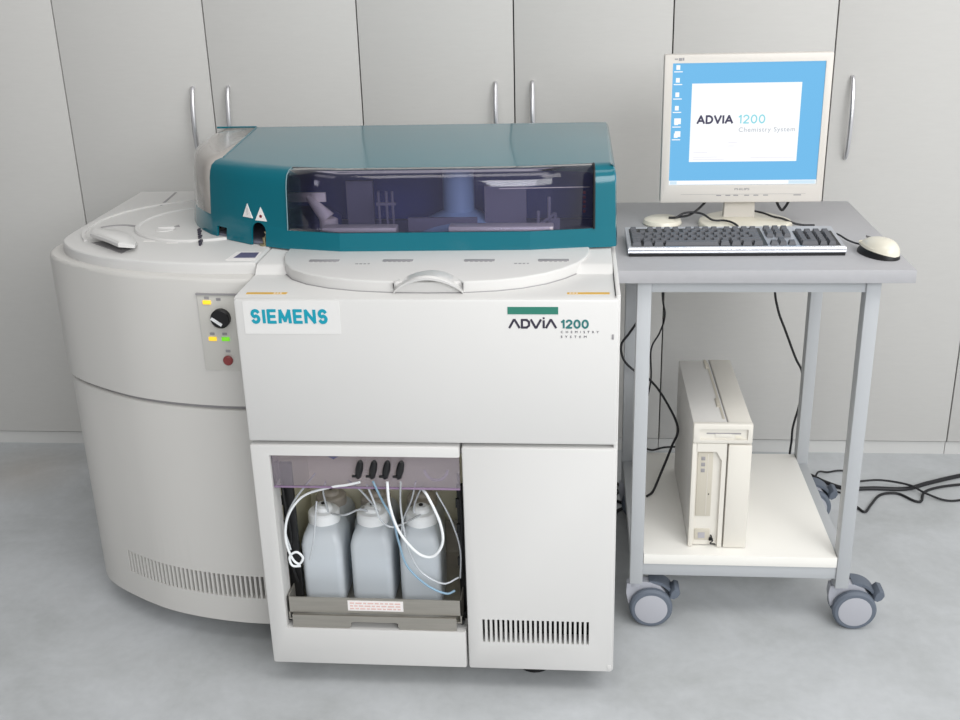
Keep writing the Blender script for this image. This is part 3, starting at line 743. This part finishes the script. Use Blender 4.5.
for i in range(1, 6):
    c = copy_tree(b0); c['label'] = names[i-1]; c.location = (FR[i][0], FR[i][1], .1692)
    if i >= 3:
        c.scale = (1, 1, .88)
        for ch in c.children:
            if ch.name.startswith('cap'): ch.data = ch.data.copy(); ch.data.materials[0] = M['capdark']

# ================================================================== TROLLEY
TX0, TX1, TY0, TY1, TZ = .2485, .849, -.967, -.353, .8841
tt = thing('computer_trolley', 'grey topped trolley on casters with white lower shelf, right of the analyzer', 'trolley', ((TX0+TX1)/2, -.66, 0))
B('tabletop', M['desk'], tt, TX0, TX1, TY0, TY1, TZ-.0280, TZ, bev=.0015)
LZ = .112
for x in (.2915, .7610):
    for y in (-.937, -.427): B('leg', M['rail'], tt, x, x+.030, y, y+.038, LZ, TZ-.0280, bev=.002)
for y in (-.932, -.422): B('apron', M['rail'], tt, .3215, .7610, y, y+.028, .826, .8561, bev=.001)
for x in (.294, .7635): B('apron', M['rail'], tt, x, x+.025, -.899, -.427, .832, .8561, bev=.001)
B('crossbar', M['rail'], tt, .3215, .7610, -.932, -.904, .135, .1655, bev=.001)
B('crossbar', M['rail'], tt, .3215, .7610, -.422, -.394, .135, .1655, bev=.001)
for x in (.294, .7635): B('side_rail', M['rail'], tt, x, x+.025, -.899, -.427, .148, .178, bev=.001)
B('shelf', M['shelf'], tt, .3225, .7600, -.936, -.398, .1665, .1920, bev=.001)
def caster(parent, x, y, first=None):
    """housing > two wheels, hubs, brake pedal; wheels trail to the right"""
    if first is not None:
        c = first.copy(); C.objects.link(c); c.location = (x, y, 0)
        for ch in first.children:
            d = ch.copy(); C.objects.link(d); d.parent = c
        return c
    R = .050; cx = .036
    bm = N()
    cyl(bm, (0, 0, .098), .016, .016, 'Z', 20)
    pts = [(-.016, .050), (-.022, .080), (-.020, .104), (.014, .110), (.034, .108), (.058, .098), (.070, .080), (.060, .082), (.045, .095), (.02, .09), (.004, .06)]
    loft(bm, [[(u, -.012, v) for u, v in pts], [(u, .012, v) for u, v in pts]])
    cyl(bm, (cx, -.030, .048), .010, .060, 'Y', 16)
    h = obj('caster', bm, M['cast'], parent, local=True); h.location = (x, y, 0)
    for s in (-1, 1):
        yc = s*.0245-.011
        bm = N(); lathe(bm, (cx, yc, .050), [(.035, 0), (.045, .0005), (R, .006), (R, .016), (.045, .0215), (.035, .022)], 48, 'Y'); wv = obj('wheel', bm, M['rubber'], h, local=True)
        bm = N(); yy = yc-.0015 if s < 0 else yc+.0195
        lathe(bm, (cx, yy, .050), [(.034, 0), (.0380, .001), (.0380, .004), (.001, .004)], 40, 'Y'); obj('hub', bm, M['hub'], h, local=True)
    bm = N(); rings = []
    for k in range(13):   # mudguard over the wheels
        a = math.radians(95-k*6.5); r0, r1 = .0535, .060
        rings.append([(cx+r0*math.cos(a), -.010, .051+r0*math.sin(a)), (cx+r1*math.cos(a), -.010, .051+r1*math.sin(a)), (cx+r1*math.cos(a), .034, .051+r1*math.sin(a)), (cx+r0*math.cos(a), .034, .051+r0*math.sin(a))])
    loft(bm, rings)
    bmv = [v for v in bm.verts]
    q = [(.078, .072), (.082, .090), (.091, .099), (.101, .096), (.104, .084), (.099, .074), (.088, .068)]
    loft(bm, [[(u, -.022, v) for u, v in inset2(q, .002)], [(u, -.018, v) for u, v in q], [(u, .018, v) for u, v in q], [(u, .022, v) for u, v in inset2(q, .002)]])
    obj('brake_pedal', bm, M['rubber'], h, local=True)
    return h
base = Vector(tt['_o'])
c0 = caster(tt, .3065-base.x, -.912-base.y)
for x, y in ((.776, -.902), (.3065, -.408), (.776, -.408)): caster(tt, x-base.x, y-base.y, c0)

# ================================================================== COMPUTER on the lower shelf
PX0, PX1, PY0, PY1, PZ0, PZ1 = .427, .557, -.886, -.50, .1920, .508
pc = thing('computer_tower', 'slim pale grey computer tower standing on the lower trolley shelf', 'computer', ((PX0+PX1)/2, (PY0+PY1)/2, PZ0))
B('case', M['pcside'], pc, PX0, .5025, PY0, PY1, PZ0+.004, PZ1-.003, bev=.002)
B('case_cover', M['beige'], pc, .5045, PX1, PY0-.002, PY1, PZ0+.003, PZ1, bev=.003)
B('cover_gap', M['greyink'], pc, .5018, .5048, PY0+.002, PY1+.004, PZ0+.006, PZ1-.004)
B('top_strip', M['beiged'], pc, .494, .499, PY0+.02, PY1-.02, PZ1-.0035, PZ1-.002)
for y, l in ((-.80, .05), (-.56, .06)): B('top_catch', M['beiged'], pc, .489, .496, y, y+l, PZ1-.0035, PZ1-.0005, bev=.001)
fb = N(); box(fb, PX0-.001, PX1+.001, PY0-.016, PY0-.001, .4600, PZ1+.001, bev=.004); fb = obj('front_bezel', fb, M['beige'], pc)
bm = N(); box(bm, .441, .547, PY0-.03, PY0-.008, .470, .496, bev=.002); cut(fb, bm)
bm = N(); box(bm, .4415, .5465, PY0-.011, PY0-.0075, .4705, .4955); dv = obj('disk_drive', bm, M['beige'], pc)
bm = N(); box(bm, .456, .532, PY0-.0118, PY0-.0108, .4825, .4855); obj('disk_slot', bm, M['greyink'], dv)
B('eject_button', M['cream'], dv, .520, .534, PY0-.0135, PY0-.011, .4735, .4775, bev=.0008)
B('drive_lip', M['beige'], dv, .475, .512, PY0-.013, PY0-.011, .475, .483, bev=.001)
B('front_side_strip', M['beige'], pc, PX0-.001, .4365, PY0-.014, PY0-.001, PZ0+.002, .4600, bev=.002)
bm = N()   # chamfered divider between bay and cover
q = [(.4365, .4600), (.4365, .4400), (.4800, .4400), (.4925, .4180), (.4925, PZ0+.003), (.5025, PZ0+.003), (.5025, .4600)]
loft(bm, [[(x, PY0-.015, z) for x, z in q], [(x, PY0-.001, z) for x, z in q]]); obj('bay_divider', bm, M['beige'], pc)
B('front_cover', M['beige'], pc, .5060, PX1+.001, PY0-.017, PY0-.002, PZ0+.002, .4575, bev=.003)
B('bay_panel', M['beige'], pc, .4365, .4925, PY0-.006, PY0-.001, PZ0+.004, .441)
bp = B('drive_bay', M['beiged'], pc, .440, .474, PY0-.0085, PY0-.0055, .272, .435, bev=.001)
for z in (.420, .405, .390): B('drive_button', M['greyink'], bp, .4475, .4565, PY0-.0098, PY0-.008, z-.0045, z+.0045, bev=.0006)
B('bay_line', M['monitor'], bp, .4625, .4635, PY0-.0092, PY0-.0082, .276, .431)
B('bay_screw', M['black'], bp, .4665, .4690, PY0-.0095, PY0-.008, .328, .331)
sk = B('socket_panel', M['beiged'], pc, .4405, .475, PY0-.0085, PY0-.0055, .209, .238, bev=.001)
B('socket', M['midgrey'], sk, .4485, .4640, PY0-.0095, PY0-.008, .2145, .2290)
bm = N(); tube(bm, [(.478, PY0-.007, .222), (.482, PY0-.016, .212), (.476, PY0-.020, .207), (.488, PY0-.016, .203)], .0016, smooth=5); box(bm, .474, .482, PY0-.012, PY0-.005, .209, .216); obj('plug', bm, M['black'], pc)
for x in (.440, .545):
    for y in (PY0+.03, PY1-.03):
        bm = N(); cyl(bm, (x, y, PZ0+.0002), .008, .005, 'Z', 16); obj('foot', bm, M['black'], pc)
bm = N(); prism(bm, [(.448, -.905), (.470, -.905), (.474, -.916), (.466, -.926), (.454, -.922)], PZ0+.0002, PZ0+.0006)

bm.free()

# ================================================================== MONITOR
mo = thing('computer_monitor', 'beige flat computer monitor showing a blue desktop, standing on the trolley top', 'monitor', (.545, -.58, TZ))
MX0, MX1, MZ0, MZ1, MY = .3575, .7285, .9405, 1.277, -.605
bm = N(); box(bm, MX0, MX1, MY, MY+.030, MZ0, MZ1, bev=.004)
bz = obj('bezel', bm, M['monitor'], mo)
bm = N(); box(bm, .3765, .7125, MY-.01, MY+.006, .9825, 1.2585); cut(bz, bm)
bm = N(); box(bm, MX0+.012, MX1-.012, MY+.029, MY+.045, MZ0+.012, MZ1-.012, bev=.006); box(bm, MX0+.07, MX1-.07, MY+.044, MY+.075, MZ0+.06, MZ1-.06, bev=.012); obj('back_shell', bm, M['monitor'], mo)
B('screen', M['scrblue'], mo, .3768, .7122, MY+.004, MY+.0065, .9828, 1.2582); sr = mo.children[-1]
sr['label'] = 'lit blue computer screen'
ys = MY+.004
wn = B('splash_window', M['scrwhite'], sr, .4210, .6640, ys-.0004, ys+.0005, 1.0360, 1.2130)
bold_text('lettering', 'ADVIA', .4345, .5165, 1.1225, 1.1425, ys-.0004, M['scrink'], wn, wt=.22, gap=.30, ext=.0003)
bold_text('number_lettering', '1200', .5280, .5880, 1.1225, 1.1425, ys-.0004, M['scrcyan'], wn, wt=.15, gap=.36, ext=.0003)
text('small_lettering', 'Chemistry System', .5300, .6560, 1.1005, 1.1140, ys-.0004, M['scrgrey'], wn, ext=.0004, spacing=1.15, bold=.012)
faint = mat('screen_faint_text', (230, 228, 234), .4, emis=1, noise=.01)
for (a, b, z) in ((.508, .528, 1.080), (.508, .522, 1.072), (.430, .462, 1.058), (.430, .485, 1.047), (.430, .500, 1.0415), (.560, .658, 1.0450)):
    bm = N(); box(bm, a, b, ys-.0007, ys-.0003, z-.0009, z+.0009); obj('small_print', bm, faint, wn)
tbar = B('taskbar', M['scrwhite'], sr, .3770, .7120, ys-.0004, ys+.0005, .9830, .9925)
B('task_button', M['scrpale'], tbar, .3790, .3950, ys-.0007, ys-.0003, .9840, .9915)
B('task_button', M['scrpale'], tbar, .6500, .7100, ys-.0007, ys-.0003, .9840, .9915)
random.seed(3)
for z in (1.250, 1.222, 1.190, 1.160, 1.127, 1.098):
    bm = N(); box(bm, .3845, .3930, ys-.0006, ys, z-.006, z+.004); box(bm, .3800, .3990, ys-.0006, ys, z-.0115, z-.0095); 
    if z < 1.13: box(bm, .386+random.uniform(-.004, .004), .399, ys-.0006, ys, z-.004, z+.009)
    obj('desktop_icon', bm, M['scrwhite'], sr)
text('lettering', 'PHILIPS', .5280, .5620, .9700, .9750, MY, M['greyink'], bz, bold=.01, ext=.0003)
bm = N()
for x in (.487, .508, .526, .551, .572, .594, .663): box(bm, x, x+(.017 if x > .65 else .011), MY-.0006, MY+.001, .9570, .9592)
box(bm, .405, .69, MY-.0002, MY+.001, .9605, .9610); obj('button_row', bm, M['greyink'], bz)
bm = N(); box(bm, .3800, .3870, MY-.0005, MY+.001, 1.2665, 1.2690); box(bm, .3890, .3960, MY-.0005, MY+.001, 1.2640, 1.2700); box(bm, .3970, .4010, MY-.0005, MY+.001, 1.2645, 1.2705); obj('model_mark', bm, M['greyink'], bz)
bm = N(); loft(bm, [[(.512, -.562, TZ+.010), (.584, -.562, TZ+.010), (.584, -.535, TZ+.010), (.512, -.535, TZ+.010)], [(.514, -.566, TZ+.07), (.582, -.566, TZ+.07), (.582, -.545, TZ+.07), (.514, -.545, TZ+.07)], [(.514, -.572, TZ+.15), (.582, -.572, TZ+.15), (.582, -.550, TZ+.15), (.514, -.550, TZ+.15)]]); obj('neck', bm, M['monitor'], mo, smooth=0)
bs = [(.455, -.560), (.450, -.585), (.452, -.615), (.465, -.638), (.50, -.652), (.555, -.657), (.61, -.652), (.648, -.638), (.664, -.615), (.666, -.585), (.658, -.560), (.63, -.52), (.59, -.49), (.52, -.49), (.48, -.52)]
bm = N(); prism(bm, bs, TZ, TZ+.012, bev=.006); obj('base', bm, M['cream'], mo)

bm = N(); lathe(bm, (.367, -.575, TZ), [(.044, 0), (.046, .003), (.043, .011), (.034, .015), (.004, .016)], 44)
tag(obj('round_disc', bm, M['cream'], origin=(.367, -.575, TZ)), 'small round cream disc lying on the trolley top, left of the monitor base', 'disc')
# note: built in world coordinates, so shift handled by origin

# ================================================================== KEYBOARD
kb = thing('keyboard', 'silver computer keyboard with dark grey keys in front of the monitor', 'keyboard', (.274, -.862, TZ))
kb.rotation_euler = (math.radians(3.2), 0, math.radians(.6))
KW, KD = .458, .152
bm = N(); prof = [(0, .006), (-.002, .009), (.001, .0165), (.006, .019), (.012, .0175), (KD, .0175), (KD+.004, .014), (KD+.004, .003)]
loft(bm, [[(.002, y, z) for y, z in prof], [(0.0, y, z) for y, z in prof], [(KW, y, z) for y, z in prof], [(KW-.002, y, z) for y, z in prof]][1:3]); obj('keyboard_case', bm, M['silver'], kb, local=True)
bm = N(); tube(bm, [(.001, .004, .0150), (KW-.001, .004, .0150)], .0058, smooth=1, seg=16); obj('front_lip', bm, M['silverlip'], kb, local=True)
B('base', M['black'], kb, .001, KW-.001, -.001, KD, .0003, .0065, local=True)
bm = N(); box(bm, .008, .298, .013, .138, .0172, .0182); box(bm, .366, .450, .013, .115, .0172, .0182); obj('key_well', bm, M['black'], kb, local=True)
U_ = .0188; keys = []
def row(y, x, ws, d=1.0):
    for w_ in ws:
        if w_ > 0: keys.append((x, y, w_*U_-.0036, d*U_-.0036))
        x += abs(w_)*U_
X0, X1, X2 = .0095, .3035, .3690
ry = [.0155+U_*k*1.0 for k in range(5)]
row(ry[0], X0, [1.25, 1.25, 1.25, 6.25, 1.25, 1.25, 1.25, 1.25]); row(ry[0], X1, [1, 1, 1])
row(ry[1], X0, [1.25, 1, 1, 1, 1, 1, 1, 1, 1, 1, 1, 1, 2.75]); row(ry[1], X1, [-1, 1, -1])
row(ry[2], X0, [1.75]+[1]*12+[1.25])
row(ry[3], X0, [1.5]+[1]*12+[1.5]); row(ry[3], X1, [1, 1, 1])
row(ry[4], X0, [1]*13+[2]); row(ry[4], X1, [1, 1, 1])
row(ry[0], X2, [2, 1]); row(ry[1], X2, [1, 1, 1]); row(ry[2], X2, [1, 1, 1]); row(ry[3], X2, [1, 1, 1]); row(ry[4], X2, [1, 1, 1, 1])
x = X2+3*U_; keys.append((x, ry[0], U_-.0036, 2*U_-.0036)); keys.append((x, ry[2], U_-.0036, 2*U_-.0036))
fy = ry[4]+U_+.006
row(fy, X1, [1, 1, 1]); row(fy, X0, [1, -1, 1, 1, 1, 1, -.5, 1, 1, 1, 1, -.5, 1, 1, 1, 1], .8)
def keybox(bm, x, y, w_, d):
    z0, z1, i = .0183, .0262, .0022
    loft(bm, [[(x, y, z0), (x+w_, y, z0), (x+w_, y+d, z0), (x, y+d, z0)], [(x+i, y+i, z1), (x+w_-i, y+i, z1), (x+w_-i, y+d-i*.6, z1+.0006), (x+i, y+d-i*.6, z1+.0006)]])
for k in keys[:100]:
    bm = N(); keybox(bm, *k); obj('key', bm, M['key'], kb, smooth=0, local=True)
if keys[100:]:
    bm = N()
    for k in keys[100:]: keybox(bm, *k)
    o = obj('key', bm, M['key'], kb, smooth=0, local=True); o['kind'] = 'stuff'
bm = N()
for x in (.04, KW-.06): box(bm, x, x+.02, KD-.02, KD-.014, -.0075, .002)
obj('rear_foot', bm, M['black'], kb, local=True)

# ================================================================== MOUSE
ms = thing('computer_mouse', 'cream computer mouse with black underside at the right end of the trolley top', 'mouse', (.799, -.852, TZ))
ms.rotation_euler = (0, 0, math.radians(27))
def shell(z0, z1, sx, sy, back, n=32, rows=8, lift=0):
    bm = N(); rings = []
    for k in range(rows+1):
        u = k/rows*PI/2; s = math.cos(u); h = math.sin(u)
        ring = []
        for i in range(n):
            a = 2*PI*i/n; x = sx*math.cos(a)*(s**.8 if s > 0 else 0); y = sy*math.sin(a)*(s**.7 if s > 0 else 0)
            y = max(min(y, sy), -sy); wgt = 1-.16*(y/sy)
            ring.append((x*(1-.10*(y/sy)), y+back, z0+(z1-z0)*h*wgt*(1 if y < 0 else (1-.25*(y/sy)**2))))
        rings.append(ring)
    loft(bm, rings); return bm
obj('mouse_base', shell(0, .030, .0325, .055, 0), M['black'], ms, local=True)
bm = shell(.010, .039, .0315, .053, -.001)
for v in bm.verts:
    if v.co.z < .016: v.co.z += .007*max(0, v.co.y/.055)+.006*max(0, -v.co.x/.0315)-.003*max(0, -v.co.y/.055)
obj('mouse_shell', bm, M['cream'], ms, local=True)
bm = N(); box(bm, -.0006, .0006, .012, .040, .029, .0335); obj('button_split', bm, M['greyink'], ms, local=True)

# ================================================================== CABLES
def cable(label, pts, r=.003, group=None, name='cable', m='cable', smooth=8):
    bm = N(); tube(bm, pts, r, seg=8, smooth=smooth)
    return tag(obj(name, bm, M[m], origin=pts[0]), label, 'cable', group)
zz = TZ
cable('black cable dipping from behind the monitor onto the cream disc', [(.478, -.56, zz+.06), (.450, -.585, zz+.038), (.428, -.59, zz+.024), (.405, -.592, zz+.020), (.392, -.592, zz+.0185), (.380, -.592, zz+.0185)], .0028)
cable('black cable arching from the cream disc past the monitor neck to the keyboard back', [(.396, -.600, zz+.0205), (.420, -.595, zz+.031), (.455, -.60, zz+.030), (.480, -.615, zz+.018), (.505, -.62, zz+.018), (.520, -.635, zz+.018), (.530, -.665, zz+.017), (.531, -.690, zz+.013)], .0026)
cable('dark cable running right from the monitor neck across its base', [(.586, -.545, zz+.022), (.606, -.56, zz+.020), (.625, -.58, zz+.0165), (.645, -.60, zz+.0160), (.668, -.610, zz+.008), (.690, -.612, zz+.004), (.715, -.612, zz+.0035)], .0026)
cable('short black cable loop hanging below the right half of the monitor', [(.627, -.570, zz+.080), (.632, -.57, zz+.052), (.642, -.575, zz+.033), (.650, -.57, zz+.033), (.660, -.57, zz+.052), (.665, -.570, zz+.080)], .0032)
cable('thin dark mouse cable between keyboard and mouse', [(.731, -.712, zz+.010), (.745, -.722, zz+.010), (.756, -.760, zz+.008), (.766, -.785, zz+.008), (.773, -.803, zz+.010)], .0022)
cable('black cable hanging behind the trolley right of the computer tower', [(.681, -.33, .84), (.686, -.33, .66), (.700, -.33, .585), (.722, -.33, .53), (.755, -.33, .45), (.778, -.33, .40), (.778, -.33, .32), (.765, -.33, .245), (.764, -.33, .20), (.772, -.29, .12), (.800, -.26, .05), (.85, -.22, .006)], .0032)
G = dict(
    a=[(.338, -.46, .820), (.334, -.46, .63), (.323, -.46, .600), (.300, -.46, .562), (.281, -.46, .531), (.289, -.46, .489), (.321, -.46, .456), (.357, -.48, .441), (.391, -.52, .408), (.4215, -.60, .362), (.407, -.61, .311), (.380, -.62, .236), (.362, -.635, .1965), (.345, -.66, .1955)],
    b=[(.394, -.330, .87), (.393, -.330, .64), (.402, -.330, .57), (.390, -.330, .52), (.368, -.330, .47), (.370, -.330, .38), (.355, -.330, .29), (.345, -.330, .21), (.35, -.33, .10), (.33, -.31, .006), (.28, -.26, .0045)],
)
cable('thick black cable bulging out both sides of the front left trolley leg', G['a'], .0032)
cable('thin wavy black cable hanging straight down behind the trolley, left of the computer tower', G['b'], .0024)
cable('short black cable bending out from behind the left side of the computer tower', [(.345, -.375, .20), (.352, -.385, .1995), (.375, -.40, .20), (.405, -.41, .213), (.435, -.42, .22), (.45, -.425, .222)], .0028)
F = .0062
cable('thick black cable bundle lying on the floor right of the trolley', [(.80, -.11, F), (.855, -.150, F), (.900, -.205, F), (.950, -.240, F), (1.03, -.236, F), (1.12, -.236, F), (1.20, -.195, F), (1.32, -.14, F), (1.5, -.08, F)], .0062, 'cables on the floor')
cable('black floor cable looping towards the viewer in front of the thick bundle', [(.93, -.30, .004), (.955, -.345, .004), (.972, -.375, .004), (1.0, -.33, .004), (1.04, -.272, .004), (1.09, -.262, .004), (1.125, -.305, .004), (1.145, -.305, .004), (1.17, -.25, .004), (1.23, -.215, .004), (1.33, -.19, .004), (1.5, -.15, .004)], .0038, 'cables on the floor')
cable('black floor cable drooping at the right edge in front of the bundle', [(.965, -.212, .0045), (1.00, -.205, .012), (1.06, -.205, .0165), (1.13, -.235, .0175), (1.165, -.275, .0125), (1.22, -.30, .0035), (1.30, -.285, .0035), (1.5, -.26, .0035)], .0032, 'cables on the floor')
cable('thin black floor cable arching behind the bundle by the rear trolley leg', [(.86, -.225, .0035), (.874, -.185, .0180), (.89, -.155, .0165), (.92, -.132, .0035), (.955, -.120, .0035), (.985, -.124, .0035)], .0030, 'cables on the floor')
cable('dark floor cable crossing under the rear right trolley leg', [(.80, -.16, .0035), (.85, -.180, .0035), (.88, -.225, .0035), (.93, -.262, .0035), (.965, -.275, .0035)], .0030, 'cables on the floor')
cable('black floor cable heap in the shade between analyzer and trolley', [(.27, -.20, .005), (.30, -.26, .005), (.27, -.32, .005), (.31, -.36, .005), (.28, -.40, .005), (.27, -.45, .005)], .0045, 'cables on the floor')

for o in C.objects:
    if '_o' in o: del o['_o']
